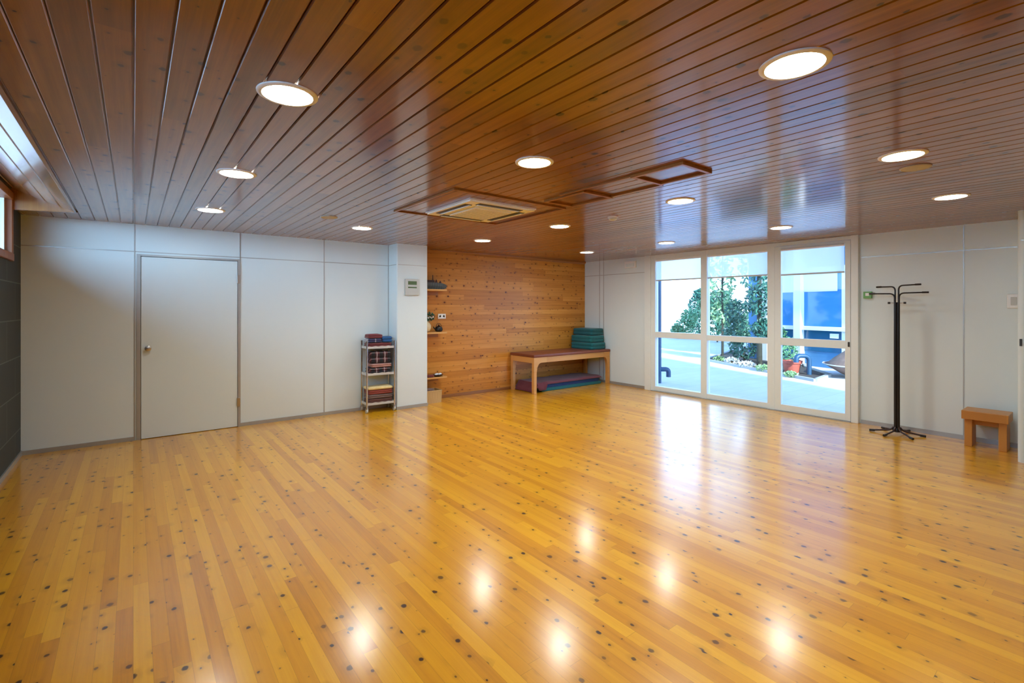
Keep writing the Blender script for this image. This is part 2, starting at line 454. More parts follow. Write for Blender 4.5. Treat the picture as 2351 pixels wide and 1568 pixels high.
# dark block wall on the left with the high window's opening (y -1 .. 6.54, z 2.02 .. 2.60)
WZ0, WZ1, WY0, WY1 = 2.00, 2.61, -1.0, 6.58
bm = B()
box(bm, XL-.11, XL, YN-.2, YB+.15, -.1, WZ0); box(bm, XL-.11, XL, WY1, YB+.15, WZ0, H+.2)
box(bm, XL-.11, XL, YN-.2, WY0, WZ0, H+.2); box(bm, XL-.11, XL, WY0, WY1, WZ1, H+.2)
struct('wall_left', bm, M['blocks'])
w2 = bpy.data.objects.new('window_2', None); COL.objects.link(w2); w2['kind'] = 'structure'
w2['label'] = 'narrow high window with brown timber frame in the dark block wall'
bm = B()
box(bm, XL-.06, XL+.022, WY0, WY1+.02, WZ0-.02, WZ0+.05, bev=.004); box(bm, XL-.06, XL+.022, WY0, WY1+.02, WZ1-.05, WZ1+.02, bev=.004)
for y in (WY1-.052, 4.4, 2.2, WY0): box(bm, XL-.06, XL+.018, y, y+.07, WZ0, WZ1, bev=.004)
obj('frame', bm, M['framewood'], w2)
for y0, y1 in ((4.44, WY1-.03), (2.24, 4.44), (WY0+.04, 2.24)):
    bm = B(); box(bm, XL-.052, XL-.044, y0, y1, WZ0+.03, WZ1-.03); obj('pane', bm, M['glass'], w2)
    bm = B(); box(bm, XL-.075, XL-.03, y0+.02, y0+.06, WZ0+.04, WZ1-.04); box(bm, XL-.075, XL-.03, y1-.07, y1-.04, WZ0+.04, WZ1-.04)
    box(bm, XL-.075, XL-.03, y0+.02, y1-.04, WZ0+.04, WZ0+.065); obj('sash', bm, M['whitepaint'], w2)
bm = B(); box(bm, XL, XL+.012, YN, YB, 0, .05); struct('baseboard_left', bm, M['alu'])

# white panel wall with the flush door
DX0, DX1, DZ = .055, 1.075, 2.145
bm = B()
box(bm, XL-.2, DX0, YB, YB+.14, -.1, H+.03); box(bm, DX1, 3.2, YB, YB+.14, -.1, H+.03); box(bm, DX0, DX1, YB, YB+.14, DZ, H+.03)
box(bm, DX0, DX1, YB+.08, YB+.14, -.1, DZ)
struct('wall_back', bm, M['panel'])
bm = B(); t_ = .004
for x in (.012, 1.088, 2.145): box(bm, x-.005, x+.005, YB-t_, YB, 0, H)
box(bm, XL, 3.12, YB-t_+.0008, YB, 2.178, 2.188)
box(bm, 3.110, 3.12, YB-t_, YB, 0, H)
struct('trim_3', bm, M['alu'])
bm = B(); box(bm, XL, .017, YB-.010, YB, 0, .045); box(bm, 1.088, 3.12, YB-.010, YB, 0, .045); struct('baseboard_back', bm, M['alu'])
d1 = bpy.data.objects.new('door_1', None); COL.objects.link(d1); d1['kind'] = 'structure'; d1.location = (0, 0, 0)
d1['label'] = 'white flush door with small round knob in the white panel wall'
bm = B(); box(bm, .072, 1.058, YB-.004, YB+.04, .006, 2.128, bev=.002); obj('leaf', bm, M['panel_door'], d1)
bm = B(); box(bm, .030, .068, YB-.012, YB+.05, 0, DZ+.012); box(bm, 1.062, 1.092, YB-.012, YB+.05, 0, DZ+.012); box(bm, .069, 1.061, YB-.011, YB+.05, 2.134, DZ+.011)
obj('frame', bm, M['alu'], d1)
bm = B(); lathe(bm, [(.012, 0), (.012, .03), (.026, .036), (.033, .05), (.030, .064), (.016, .07)], 20)
bmesh.ops.transform(bm, matrix=Matrix.Translation((.135, YB-.002, 1.06)) @ Matrix.Rotation(R(90), 4, 'X'), verts=bm.verts[:])
obj('knob', bm, M['steel'], d1, True)
for z in (1.90, .32):
    bm = B(); box(bm, 1.050, 1.088, YB-.020, YB-.006, z-.055, z+.055, bev=.003); obj('hinge', bm, M['steel'], d1)

# white pillar
PX0, PX1, PY = 3.12, 3.635, 6.80
bm = B(); box(bm, PX0, PX1, PY, YW+.05, -.1, H+.01, bev=.0)
es = [e for e in bm.edges if abs(e.verts[0].co.z-e.verts[1].co.z) > 1 and e.verts[0].co.y < PY+.01]
bmesh.ops.bevel(bm, geom=es, offset=.018, segments=4, profile=.5, affect='EDGES')
struct('wall_pillar', bm, M['panel'], smooth=True)
bm = B(); box(bm, PX0+.02, PX1-.02, PY-.003, PY, 2.178, 2.188); box(bm, PX0-.003, PX0, PY+.02, YB, 2.178, 2.188); struct('trim_4', bm, M['alu'])
bm = B(); box(bm, PX0-.008, PX1+.002, PY-.010, PY+.02, 0, .045); box(bm, PX0-.010, PX0, PY, YB, 0, .045); struct('baseboard_pillar', bm, M['alu'])

# timber wall
bm = B(); box(bm, 3.6, XR+.15, YW, YW+.14, -.1, H+.03); struct('wall_alcove', bm, M['timber'])
bm = B(); prism(bm, [(YW, H-.045), (YW-.03, H-.012), (YW-.03, H), (YW, H)], 'x', 3.63, XR); struct('trim_5', bm, M['trimwood'])
bm = B(); box(bm, 3.63, XR, YW-.014, YW, 0, .05, bev=.003); struct('baseboard_alcove', bm, M['trimwood'])

# window wall
GY0, GY1 = 2.24, 5.63
bm = B(); box(bm, XR, XR+.16, GY1, YW+.15, -.1, H+.03); box(bm, XR, XR+.16, YN-.2, GY0, -.1, H+.03); struct('wall_right', bm, M['panel'])
bm = B()
for y in (6.69, 6.80, 1.21): box(bm, XR-.004, XR, y-.005, y+.005, 0, H)
for a, b in ((GY1+.02, YW), (.70, GY0-.02)): box(bm, XR-.0032, XR, a, b, 2.195, 2.206)
struct('trim_6', bm, M['alu'])
bm = B(); box(bm, XR-.010, XR, GY1+.03, YW, 0, .05); box(bm, XR-.010, XR, .0, GY0-.02, 0, .05); struct('baseboard_right', bm, M['alu'])
# end of the return wall on the far right
bm = B(); box(bm, 6.93, XR+.02, .25, .705, -.1, H+.01)
es = [e for e in bm.edges if abs(e.verts[0].co.z-e.verts[1].co.z) > 1 and e.verts[0].co.x < 7 and e.verts[0].co.y > .5]
bmesh.ops.bevel(bm, geom=es, offset=.03, segments=4, profile=.5, affect='EDGES')
struct('wall_return', bm, M['panel'], smooth=True)
bm = B(); box(bm, 6.926, 6.93, .25, .68, 2.195, 2.206); struct('trim_7', bm, M['alu'])
# walls behind the camera
bm = B(); box(bm, XL-.2, XR+.16, YN-.2, YN+.01, -.1, H+.3); struct('wall_front', bm, M['timber'])
bm = B(); box(bm, XL-.9, XR+.16, YN-.4, YW+.4, H+.26, 3.0); box(bm, -.46, XR+.16, YN-.4, YW+.4, H+.065, H+.265); struct('roof_sun_block', bm, M['roof_sun_block'])  # unseen roof, left eave sized to keep the sun out of the high window
bm = B(); box(bm, XL-.1, XR+.16, YN-.4, YW+.4, 3.0, 9.0); struct('wall_shade_block', bm, M['whitewall'])  # unseen block added to throw shade over the courtyard and blue facade

# big glazing: two fixed bays + sliding door
w1 = bpy.data.objects.new('window_1', None); COL.objects.link(w1); w1['kind'] = 'structure'
w1['label'] = 'white framed floor-to-ceiling window of two fixed bays'
fx0, fx1 = XR-.045, XR+.05
bm = B()
box(bm, fx0-.004, fx1+.002, 5.41, 5.502, .002, H-.001, bev=.004); box(bm, fx0-.02, fx1, 5.50, 5.635, 0, H, bev=.004)   # left jamb + casing
box(bm, fx0-.007, fx1+.003, 4.39, 4.50, .003, H-.001, bev=.004); box(bm, fx0-.01, fx1, 3.30, 3.405, 0, H, bev=.004)
box(bm, fx0, fx1, 3.36, 5.50, .011, .09, bev=.004); box(bm, fx0, fx1, 3.36, 5.50, 2.41, H, bev=.004)
box(bm, fx0+.004, fx1, 4.45, 5.45, .985, 1.09, bev=.004); box(bm, fx0+.004, fx1, 3.36, 4.45, .985, 1.075, bev=.004)
obj('frame', bm, M['whitepaint'], w1)
for y0, y1, zr in ((4.48, 5.43, 1.08), (3.39, 4.41, 1.07)):
    for z0, z1 in ((.08, .99), (zr, 2.42)):
        bm = B(); box(bm, XR+.0, XR+.006, y0, y1, z0, z1); obj('pane', bm, M['glass'], w1)
d2 = bpy.data.objects.new('door_2', None); COL.objects.link(d2); d2['kind'] = 'structure'
d2['label'] = 'white framed glazed sliding door at the right of the window'
bm = B()
box(bm, fx0-.02, fx0+.04, 3.205, 3.295, .012, 2.44, bev=.004); box(bm, fx0-.02, fx0+.04, 2.322, 2.385, .012, 2.44, bev=.004)
box(bm, fx0-.018, fx0+.038, 2.33, 3.25, .012, .105, bev=.004); box(bm, fx0-.018, fx0+.038, 2.33, 3.25, 2.395, 2.44, bev=.004)
box(bm, fx0-.016, fx0+.038, 2.33, 3.25, .98, 1.09, bev=.004)
obj('leaf', bm, M['whitepaint'], d2)
for z0, z1 in ((.09, .99), (1.08, 2.41)):
    bm = B(); box(bm, fx0+.006, fx0+.012, 2.37, 3.22, z0, z1); obj('pane', bm, M['glass'], d2)
bm = B(); box(bm, fx0-.03, fx0-.018, 2.328, 2.350, 1.01, 1.075, bev=.004); obj('handle', bm, M['darkplastic'], d2)
bm = B(); box(bm, fx0-.02, fx1, 2.235, 2.318, 0, H, bev=.004); box(bm, fx0-.016, fx1-.003, 2.30, 3.32, 2.445, H-.002, bev=.004)
obj('frame', bm, M['whitepaint'], d2)
bm = B(); box(bm, fx0-.035, fx0+.05, 2.32, 5.49, 0, .010); obj('sill', bm, M['alu'], w1)
# roller blinds
def blind(y0, y1, z0, z1, x, label):
    t = thing('roller_blind', label, 'blind', (x, (y0+y1)/2, z0), 0, 'roller blinds in the big window')
    w = (y1-y0)/2
    bm = B(); bm.faces.new([bm.verts.new(p) for p in ((0, -w, .018), (0, w, .018), (0, w, z1-z0-.02), (0, -w, z1-z0-.02))]); obj('fabric', bm, M['blind'], t)
    bm = B(); box(bm, -.008, .008, -w, w, 0, .022, bev=.003); obj('bottom_bar', bm, M['greyplastic'], t)
    bm = B(); tube(bm, [(0, -w, z1-z0-.025), (0, w, z1-z0-.025)], .018, 12); obj('roller', bm, M['whiteplastic'], t, True)
blind(4.505, 5.405, 2.02, 2.42, XR-.022, 'white roller blind lowered a little in the left window bay')
blind(3.41, 4.385, 2.02, 2.42, XR-.022, 'white roller blind lowered a little in the middle window bay')
blind(2.39, 3.20, 2.005, 2.41, XR-.068, 'white roller blind lowered a little over the sliding glass door')

# ================================================================== CEILING FITTINGS
lights = [
 (.55, 2.35, 'large round lit recessed light nearest the camera in the left-hand row'),
 (.585, 3.96, 'middle round lit recessed light in the left-hand row of three'),
 (.60, 5.60, 'farthest round lit recessed light in the left-hand row, above the white flush door'),
 (2.18, 5.74, 'round lit recessed light on the ceiling above the chrome trolley'),
 (2.095, 2.44, 'round lit recessed light on bare planks this side of the air conditioner'),
 (2.065, .825, 'largest round lit recessed light, at the upper right of the photo'),
 (3.835, .895, 'round lit recessed light right beside the dull grey ceiling speaker'),
 (3.895, 2.515, 'round lit recessed light just beyond the framed hatch, amid the window reflections'),
 (3.977, 4.174, 'round lit recessed light between the air conditioner and the smoke detector'),
 (3.956, 5.75, 'round lit recessed light just behind the air conditioner'),
 (5.592, .971, 'round lit recessed light nearest the coat rack and the right edge'),
 (6.139, 2.603, 'round lit recessed light above the glazed sliding door'),
 (6.241, 4.262, 'round lit recessed light above the left window bay'),
 (6.227, 5.856, 'round lit recessed light above the wooden bench with teal cushions'),
]
def make_light():
    t = thing('ceiling_light', lights[0][2], 'ceiling light', (lights[0][0], lights[0][1], H), 0, 'recessed ceiling lights')
    bm = B(); n = 40
    prof = [(.104, -.002), (.106, -.009), (.118, -.010), (.127, -.005), (.128, .0)]
    lathe(bm, prof, n, cap0=False, cap1=False); obj('trim_ring', bm, M['whiteplastic'], t, True)
    bm = B(); lathe(bm, [(.105, -.0025), (.02, -.0025)], n, cap0=False, cap1=True); obj('diffuser', bm, M['lamp'], t)
    return t
l0 = make_light()
for x, y, lb in lights[1:]: dup(l0, lb, (x, y, H))

# cassette air conditioner
ac = thing('air_conditioner', 'white square cassette air conditioner set in the planked ceiling', 'air conditioner', (2.705, 3.975, H))
aw, ad = .385, .405
bm = B(); prism(bm, [(-aw, -ad), (aw, -ad), (aw, ad), (-aw, ad)], 'z', -.028, -.0)
bmesh.ops.bevel(bm, geom=[e for e in bm.edges if e.verts[0].co.z < -.02 and e.verts[1].co.z < -.02], offset=.012, segments=2, affect='EDGES')
obj('panel', bm, M['whiteplastic'], ac)
bm = B(); prism(bm, [(-.225, -.245), (.225, -.245), (.225, .245), (-.225, .245)], 'z', -.045, -.026)
bmesh.ops.bevel(bm, geom=[e for e in bm.edges if e.verts[0].co.z < -.04 and e.verts[1].co.z < -.04], offset=.014, segments=2, affect='EDGES')
gr = obj('intake_grille', bm, M['whiteplastic'], ac)
bm = B()
for i in range(11): box(bm, -.19, .19, -.20+i*.04, -.193+i*.04, -.0475, -.044)
obj('slat', bm, M['greyplastic'], gr)
for (x0, x1, y0, y1) in ((-.345, -.27, -.27, .27), (.27, .345, -.27, .27), (-.25, .25, -.365, -.29), (-.25, .25, .29, .365)):
    bm = B(); box(bm, x0, x1, y0, y1, -.032, -.027, bev=.002); sl = obj('air_outlet', bm, M['darkplastic'], ac)
    bm = B()
    if x1-x0 < y1-y0: box(bm, x0+.045, x0+.07, y0+.01, y1-.01, -.040, -.031, bev=.003)
    else: box(bm, x0+.01, x1-.01, y0+.045, y0+.07, -.040, -.031, bev=.003)
    obj('flap', bm, M['whiteplastic'], sl)
# flat timber panel frame round the unit
bm = B(); X0, X1, Y0, Y1 = 2.04, 3.30, 3.37, 4.52; w = .022; z0, z1 = H-.014, H+.002
frame4(bm, X0, X1, Y0, Y1, w, z0, z1)
struct('trim_8', bm, M['trimwood'])
# framed hatches
def hatch(x0, x1, y0, y1, label):
    t = thing('ceiling_hatch', label, 'ceiling hatch', ((x0+x1)/2, (y0+y1)/2, H), 0, 'framed ceiling hatches')
    a, b = (x1-x0)/2, (y1-y0)/2; w = .028
    bm = B()
    frame4(bm, -a, a, -b, b, w, -.022, 0)
    obj('frame', bm, M['trimwood'], t)
    bm = B(); box(bm, -a+w, a-w, -b+w, b-w, -.004, .0); obj('cover', bm, M['ceiling'], t)
    return t
hatch(2.85, 3.21, 1.82, 2.25, 'framed wooden ceiling hatch catching bluish window light')
hatch(2.90, 3.26, 2.76, 3.25, 'framed wooden ceiling hatch next to the air conditioner')
bm = B(); box(bm, 2.85, 2.872, 2.25, 3.0, H-.015, H+.002, bev=.003); box(bm, 3.235, 3.258, 2.25, 2.76, H-.015, H+.002, bev=.003)
struct('trim_9', bm, M['trimwood'])
# detector, speakers
t = thing('smoke_detector', 'small white round smoke detector near the window end of the ceiling', 'smoke detector', (4.0, 3.385, H))
bm = B(); lathe(bm, [(.055, 0), (.055, -.012), (.050, -.016)], 28, cap0=True); obj('base', bm, M['whiteplastic'], t, True)
bm = B(); lathe(bm, [(.046, -.014), (.044, -.03), (.028, -.042), (.01, -.045)], 28); obj('cap', bm, M['greyplastic'], t, True)
def speaker(x, y, label):
    t = thing('ceiling_speaker', label, 'ceiling speaker', (x, y, H), 0, 'round ceiling speakers')
    bm = B(); lathe(bm, [(.088, 0), (.088, -.006), (.08, -.010), (.074, -.008)], 36, cap0=True, cap1=False); obj('rim', bm, M['speakergrey'], t, True)
    bm = B(); lathe(bm, [(.076, -.0075), (.03, -.0105), (.01, -.011)], 36, cap0=False); obj('grille', bm, M['speakergrey'], t, True)
speaker(4.235, .918, 'dull grey round ceiling speaker close beside a lit recessed light')
speaker(1.64, 5.265, 'faint round ceiling speaker above the white panel wall, left of the air conditioner')

# ================================================================== WALL FITTINGS
t = thing('thermostat', 'grey thermostat box with green display on the white pillar', 'thermostat', (3.361, PY, 1.848))
bm = B(); box(bm, -.115, .115, -.028, 0, -.125, .125, bev=.008); obj('case', bm, M['greyplastic'], t)
bm = B(); box(bm, -.072, .072, -.031, -.027, .035, .090, bev=.001); obj('display', bm, M['lcd'], t)
bm = B(); box(bm, -.072, .072, -.031, -.027, -.016, .004, bev=.001); obj('button_strip', bm, M['lcd'], t)
bm = B(); box(bm, -.095, .095, -.030, -.027, -.112, -.035, bev=.001); obj('lower_flap', bm, M['greyplastic'], t)
t = thing('emergency_light', 'white emergency light box high on the wall left of the window', 'emergency light', (XR, 5.99, 2.365))
bm = B(); box(bm, -.045, 0, -.13, .13, -.06, .07, bev=.01); obj('housing', bm, M['whiteplastic'], t)
bm = B(); box(bm, -.050, -.044, -.10, .10, -.045, .02, bev=.003); obj('lens', bm, M['panel'], t)
t = thing('alarm_button', 'small green alarm button box on the white wall behind the coat rack', 'alarm button', (XR, 2.138, 1.70))
bm = B(); box(bm, -.05, 0, -.045, .045, -.045, .045, bev=.006); obj('case', bm, M['green'], t)
bm = B(); box(bm, -.053, -.049, -.020, .020, -.012, .026, bev=.001); obj('glass_plate', bm, M['whiteplastic'], t)
t = thing('light_switch', 'white rectangular light switch on the wall at the far right', 'light switch', (XR, .80, 1.605))
bm = B(); box(bm, -.022, 0, -.055, .055, -.08, .08, bev=.012); obj('plate', bm, M['whiteplastic'], t)
bm = B(); box(bm, -.030, -.02, -.024, .024, -.045, .045, bev=.004); obj('rocker', bm, M['greyplastic'], t)
t = thing('wall_lock', 'small dark lock plate on the edge of the return wall at the far right', 'lock', (6.93, .66, 1.19))
bm = B(); box(bm, -.010, 0, .012, .030, -.035, .035, bev=.002); obj('plate', bm, M['darkplastic'], t)
t = thing('power_socket', 'white double socket plate on the timber wall above the middle shelf', 'socket', (4.125, YW, 1.388))
bm = B(); box(bm, -.075, .075, -.012, 0, -.042, .042, bev=.004); obj('plate', bm, M['whiteplastic'], t)
for s in (-.036, .036):
    bm = B(); lathe(bm, [(.022, 0), (.022, .004), (.017, .004), (.015, .001)], 18); bmesh.ops.transform(bm, matrix=Matrix.Translation((s, -.011, 0)) @ Matrix.Rotation(R(90), 4, 'X'), verts=bm.verts[:])
    obj('outlet', bm, M['greyplastic'], t, True)

# ================================================================== SHELVES ON THE TIMBER WALL
SY = 6.97
def shelf(z, label):
    t = thing('wall_shelf', label, 'shelf', (3.87, YW, z), 0, 'short wooden wall shelves')
    bm = B(); box(bm, -.23, .215, -.25, 0, -.028, 0, bev=.003); obj('board', bm, M['tablewood'], t)
    bm = B(); box(bm, -.20, .17, -.03, 0, -.095, -.028, bev=.003); obj('batten', bm, M['trimwood'], t)
shelf(1.835, 'upper wooden wall shelf carrying the slate-coloured boat')
shelf(1.135, 'middle wooden wall shelf carrying the cream vase and black teapot')
shelf(.405, 'lower wooden wall shelf just above the pale basket')
# boat-like slate cloth bundle with small dark figures on the upper shelf
t = thing('boat_ornament', 'long slate-grey boat ornament on the upper wall shelf', 'ornament', (3.88, 7.08, 1.835))
bm = B()
secs = [(-.24, .05, .045, .11), (-.1, .06, .05, .11), (.06, .06, .045, .11), (.16, .05, .035, .10), (.22, .028, .055, .085), (.255, .008, .066, .078)]
rings = []
for x, hw, zb, zt in secs:
    zb -= .043
    rings.append([bm.verts.new(p) for p in ((x, -hw, zt), (x, -hw*.9, (zb+zt)/2), (x, -hw*.4, max(0, zb)), (x, hw*.4, max(0, zb)), (x, hw*.9, (zb+zt)/2), (x, hw, zt), (x, hw*.8, zt-.012), (x, -hw*.8, zt-.012))])
for a, b in zip(rings, rings[1:]):
    for k in range(8): bm.faces.new((a[k], a[(k+1) % 8], b[(k+1) % 8], b[k]))
bm.faces.new(rings[0][::-1]); bm.faces.new(rings[-1]); obj('hull', bm, M['slategrey'], t)
bm = B(); box(bm, -.22, .02, -.035, .035, .09, .15, bev=.01); obj('cabin', bm, M['darkbrown'], t)
bm = B(); tube(bm, [(.0, 0, .10), (.0, 0, .235)], .007, 8); obj('mast', bm, M['darkbrown'], t)
for x, hh in ((.065, .165), (.14, .145)):
    bm = B(); lathe(bm, [(.018, .09), (.020, .12), (.012, hh-.012), (.004, hh)], 10, (x, 0, 0)); obj('figure', bm, M['brown'], t, True)
# vase with plant
t = thing('flower_vase', 'round cream vase on the middle wall shelf, half hidden by the pillar', 'vase', (3.745, 7.06, 1.135))
bm = B(); lathe(bm, [(.035, 0), (.062, .02), (.082, .07), (.080, .115), (.055, .15), (.035, .165), (.040, .178), (.030, .178), (.026, .160)], 24)
obj('body', bm, M['ivory'], t, True)
def leaf_cloud(bm, n, center, rad, size, rnd, squash=(1, 1, 1)):
    for _ in range(n):
        while True:
            v = Vector((rnd.uniform(-1, 1), rnd.uniform(-1, 1), rnd.uniform(-1, 1)))
            if v.length < 1: break
        v = v * (v.length ** -.35 if v.length > .05 else 1)
        p = Vector(center) + Vector((v.x*rad*squash[0], v.y*rad*squash[1], v.z*rad*squash[2]))
        a = Vector((rnd.gauss(0, 1), rnd.gauss(0, 1), rnd.gauss(0, 1))).normalized()
        b = a.orthogonal().normalized(); b = (Matrix.Rotation(rnd.uniform(0, 6.28), 3, a) @ b)
        c = a.cross(b); s = size*rnd.uniform(.6, 1.3)
        vs = [bm.verts.new(q) for q in (p-b*s, p+c*s*.42+a*s*.12, p+b*s, p-c*s*.42+a*s*.12)]
        bm.faces.new(vs)
rnd = random.Random(3)
bm = B(); leaf_cloud(bm, 90, (.05, 0, .255), .085, .030, rnd, (1.2, .9, .8)); obj('foliage', bm, M['leaf3'], t)
bm = B()
for k in range(7): tube(bm, [(.0, 0, .15), (.02+.09*math.cos(k), .05*math.sin(k), .19+.02*(k % 3))], .003, 5)
obj('stem', bm, M['leaf3'], t)
for k in range(4):
    bm = B(); bmesh.ops.create_icosphere(bm, subdivisions=1, radius=.014, matrix=Matrix.Translation((.0+.035*k, -.075+.01*k, .235+.012*(k % 2))))
    obj('flower', bm, M['whiteplastic'], t, True)
t = thing('teapot', 'small black teapot at the right end of the middle wall shelf', 'teapot', (3.985, 7.07, 1.135))
bm = B(); lathe(bm, [(.04, 0), (.062, .02), (.066, .05), (.052, .08), (.03, .09)], 20); obj('body', bm, M['black'], t, True)
bm = B(); lathe(bm, [(.03, .09), (.02, .10), (.008, .104), (.011, .115), (.004, .122)], 16); obj('lid', bm, M['black'], t, True)
bm = B(); tube(bm, [(-.055, 0, .04), (-.085, 0, .06), (-.10, 0, .088)], .01, 8, radii=[.014, .010, .008]); obj('spout', bm, M['black'], t, True)
bm = B(); tube(bm, [(-.05, 0, .085), (-.035, 0, .125), (0, 0, .142), (.035, 0, .125), (.05, 0, .085)], .005, 8); obj('handle', bm, M['black'], t, True)
t = thing('shallow_dish', 'dark shallow dish of white things on the lower wall shelf', 'dish', (3.95, 7.04, .405))
bm = B(); lathe(bm, [(.03, 0), (.07, .012), (.095, .028), (.090, .030), (.065, .017), (.02, .010)], 24); obj('dish', bm, M['darkbrown'], t, True)
for k in range(4):
    o = B(); bmesh.ops.create_icosphere(o, subdivisions=2, radius=.022, matrix=Matrix.Translation((-.045+.03*k, -.02+.02*(k % 2), .036)) @ Matrix.Diagonal((1.2, 1, .8, 1)))
    obj('pebble', o, M['whiteplastic'], t, True)
t = thing('red_pouch', 'small red cloth pouch on the lower wall shelf beside the dish', 'pouch', (3.79, 7.02, .405))
obj('cloth', slab_cloth(.13, .09, .03, 1, 5, .003, .02, .01), M['redbrown'], t, True)
# basket on the floor
t = thing('storage_basket', 'pale split-bamboo basket on the floor under the wall shelves', 'basket', (3.80, 7.02, 0), 0)
bm = B(); bw, bd, bh = .15, .12, .20
outer = [(-bw, -bd), (bw, -bd), (bw, bd), (-bw, bd)]
va = [bm.verts.new((x*.94, y*.94, 0)) for x, y in outer]; vb = [bm.verts.new((x, y, bh)) for x, y in outer]
vc = [bm.verts.new((x*.93, y*.92, bh)) for x, y in outer]; vd = [bm.verts.new((x*.87, y*.86, .01)) for x, y in outer]
for i in range(4):
    j = (i+1) % 4
    bm.faces.new((va[i], va[j], vb[j], vb[i])); bm.faces.new((vb[i], vb[j], vc[j], vc[i])); bm.faces.new((vc[i], vc[j], vd[j], vd[i]))
bm.faces.new(va[::-1]); bm.faces.new(vd); obj('body', bm, M['wicker'], t)
bm = B(); box(bm, -bw-.004, bw+.004, -bd-.004, -bd+.008, bh-.02, bh+.004, bev=.002); box(bm, bw-.008, bw+.004, -bd-.004, bd+.004, bh-.02, bh+.004, bev=.002)
box(bm, -bw-.004, bw+.004, bd-.008, bd+.004, bh-.02, bh+.004, bev=.002); box(bm, -bw-.004, -bw+.008, -bd-.004, bd+.004, bh-.02, bh+.004, bev=.002); obj('rim', bm, M['wicker'], t)
t = thing('folded_cloth', 'olive-grey folded cloth inside the pale basket', 'cloth', (3.765, 7.02, .0105))
obj('cloth', slab_cloth(.17, .16, .205, 3, 9, .004, .03, .006), M['greybrown'], t, True)

# ================================================================== TROLLEY WITH BLANKETS
TX0, TX1, TY0, TY1 = 2.672, 3.085, 6.80, 7.06
trx, trY = (TX0+TX1)/2, (TY0+TY1)/2; TR = R(-4)
tr = thing('trolley', 'chrome three-tier trolley on castors beside the white pillar', 'trolley', (trx, trY, 0), TR)
hw, hd = (TX1-TX0)/2, (TY1-TY0)/2
SH = (.965, .575, .145)
for sx in (-1, 1):
    for sy in (-1, 1):
        bm = B(); tube(bm, [(sx*hw, sy*hd, .085), (sx*hw, sy*hd, 1.035)], .0125, 12); lathe(bm, [(.0145, 1.03), (.0145, 1.045), (.008, 1.05)], 12, (sx*hw, sy*hd, 0))
        obj('post', bm, M['chrome'], tr, True)
        c = thing_castor = None
        bm = B(); tube(bm, [(sx*hw, sy*hd, .03), (sx*hw, sy*hd, .09)], .014, 10); box(bm, sx*hw-.018, sx*hw+.018, sy*hd-.006, sy*hd+.02, .05, .066)
        cs = obj('castor', bm, M['steel'], tr, True)
        bm = B(); tube(bm, [(sx*hw-.012, sy*hd+.012, .034), (sx*hw+.012, sy*hd+.012, .034)], .034, 20); obj('wheel', bm, M['greyplastic'], cs, True)
for z in SH:
    bm = B(); box(bm, -hw+.006, hw-.006, -hd+.006, hd-.006, z-.012, z-.004)
    n = 24
    for (ax, c0) in (('x', -hd), ('x', hd), ('y', -hw), ('y', hw)):
        L = hw if ax == 'x' else hd
        top, bot = [], []
        for i in range(n+1):
            u = -L + 2*L*i/n; zz = z+.004+.003*math.sin(i*1.1)*(1 if abs(u) < L*.85 else 0)
            for lst, zq in ((top, zz), (bot, z-.03)):
                lst.append([bm.verts.new((u, c0+e, zq) if ax == 'x' else (c0+e, u, zq)) for e in (-.004, .004)])
        for i in range(n):
            for k in (0, 1): bm.faces.new((top[i][k], top[i+1][k], bot[i+1][k], bot[i][k]))
            bm.faces.new((top[i][0], top[i+1][0], top[i+1][1], top[i][1])); bm.faces.new((bot[i][0], bot[i][1], bot[i+1][1], bot[i+1][0]))
    obj('shelf', bm, M['greymetal'], tr)
def blanket(name, dx, dy, z, w, d, h, layers, mat, label, seed, rz=0., extra=None):
    ca, sa = math.cos(TR), math.sin(TR)
    t = thing(name, label, 'blanket' if 'blanket' in name else 'towel', (trx+dx*ca-dy*sa, trY+dx*sa+dy*ca, z), TR+rz, 'folded blankets on the trolley')
    obj('cloth', slab_cloth(w, d, h, layers, seed, .005, .03, .010), mat, t, True); return t
z0 = SH[0]-.004
blanket('folded_blanket', 0., -.0, z0, .36, .21, .05, 2, M['redbrown'], 'red-brown folded blanket lying flat on the trolley top under the others', 21)
blanket('folded_blanket', -.075, .0, z0+.062, .215, .20, .052, 2, M['navy'], 'navy striped folded blanket on the trolley top under the maroon one', 22)
blanket('folded_blanket', -.07, .0, z0+.126, .215, .20, .052, 2, M['maroon'], 'maroon folded blanket topmost at the left of the trolley top', 23, R(3))
blanket('folded_blanket', .115, -.01, z0+.062, .15, .20, .075, 2, M['blue'], 'bright blue folded blanket at the right of the trolley top', 24)
z0 = SH[1]-.004
blanket('folded_blanket', .0, -.0, z0, .33, .21, .075, 2, M['plaid'], 'dark plaid folded blanket at the bottom of the trolley\'s middle shelf', 25)
blanket('folded_blanket', .02, -.005, z0+.086, .31, .20, .05, 2, M['pink'], 'dusty pink folded blanket between two plaid ones on the middle shelf', 26, R(2))
blanket('folded_blanket', .01, -.0, z0+.148, .32, .21, .165, 2, M['plaid'], 'thick dark plaid blanket topmost on the trolley\'s middle shelf', 27, R(-2))
z0 = SH[2]-.004
blanket('folded_blanket', .0, .0, z0, .375, .225, .05, 2, M['brown'], 'dark brown folded blanket lowest on the trolley\'s bottom shelf', 28)
blanket('folded_blanket', .0, .0, z0+.062, .375, .225, .05, 2, M['greybrown'], 'grey-brown folded blanket second from below on the bottom shelf', 29)
blanket('folded_blanket', .0, .0, z0+.124, .375, .225, .055, 2, M['red'], 'brick red folded blanket under the cream towel on the bottom shelf', 30)
blanket('folded_towel', -.0, -.002, z0+.191, .385, .235, .035, 1, M['cream'], 'cream towel topmost on the trolley\'s bottom shelf', 31)

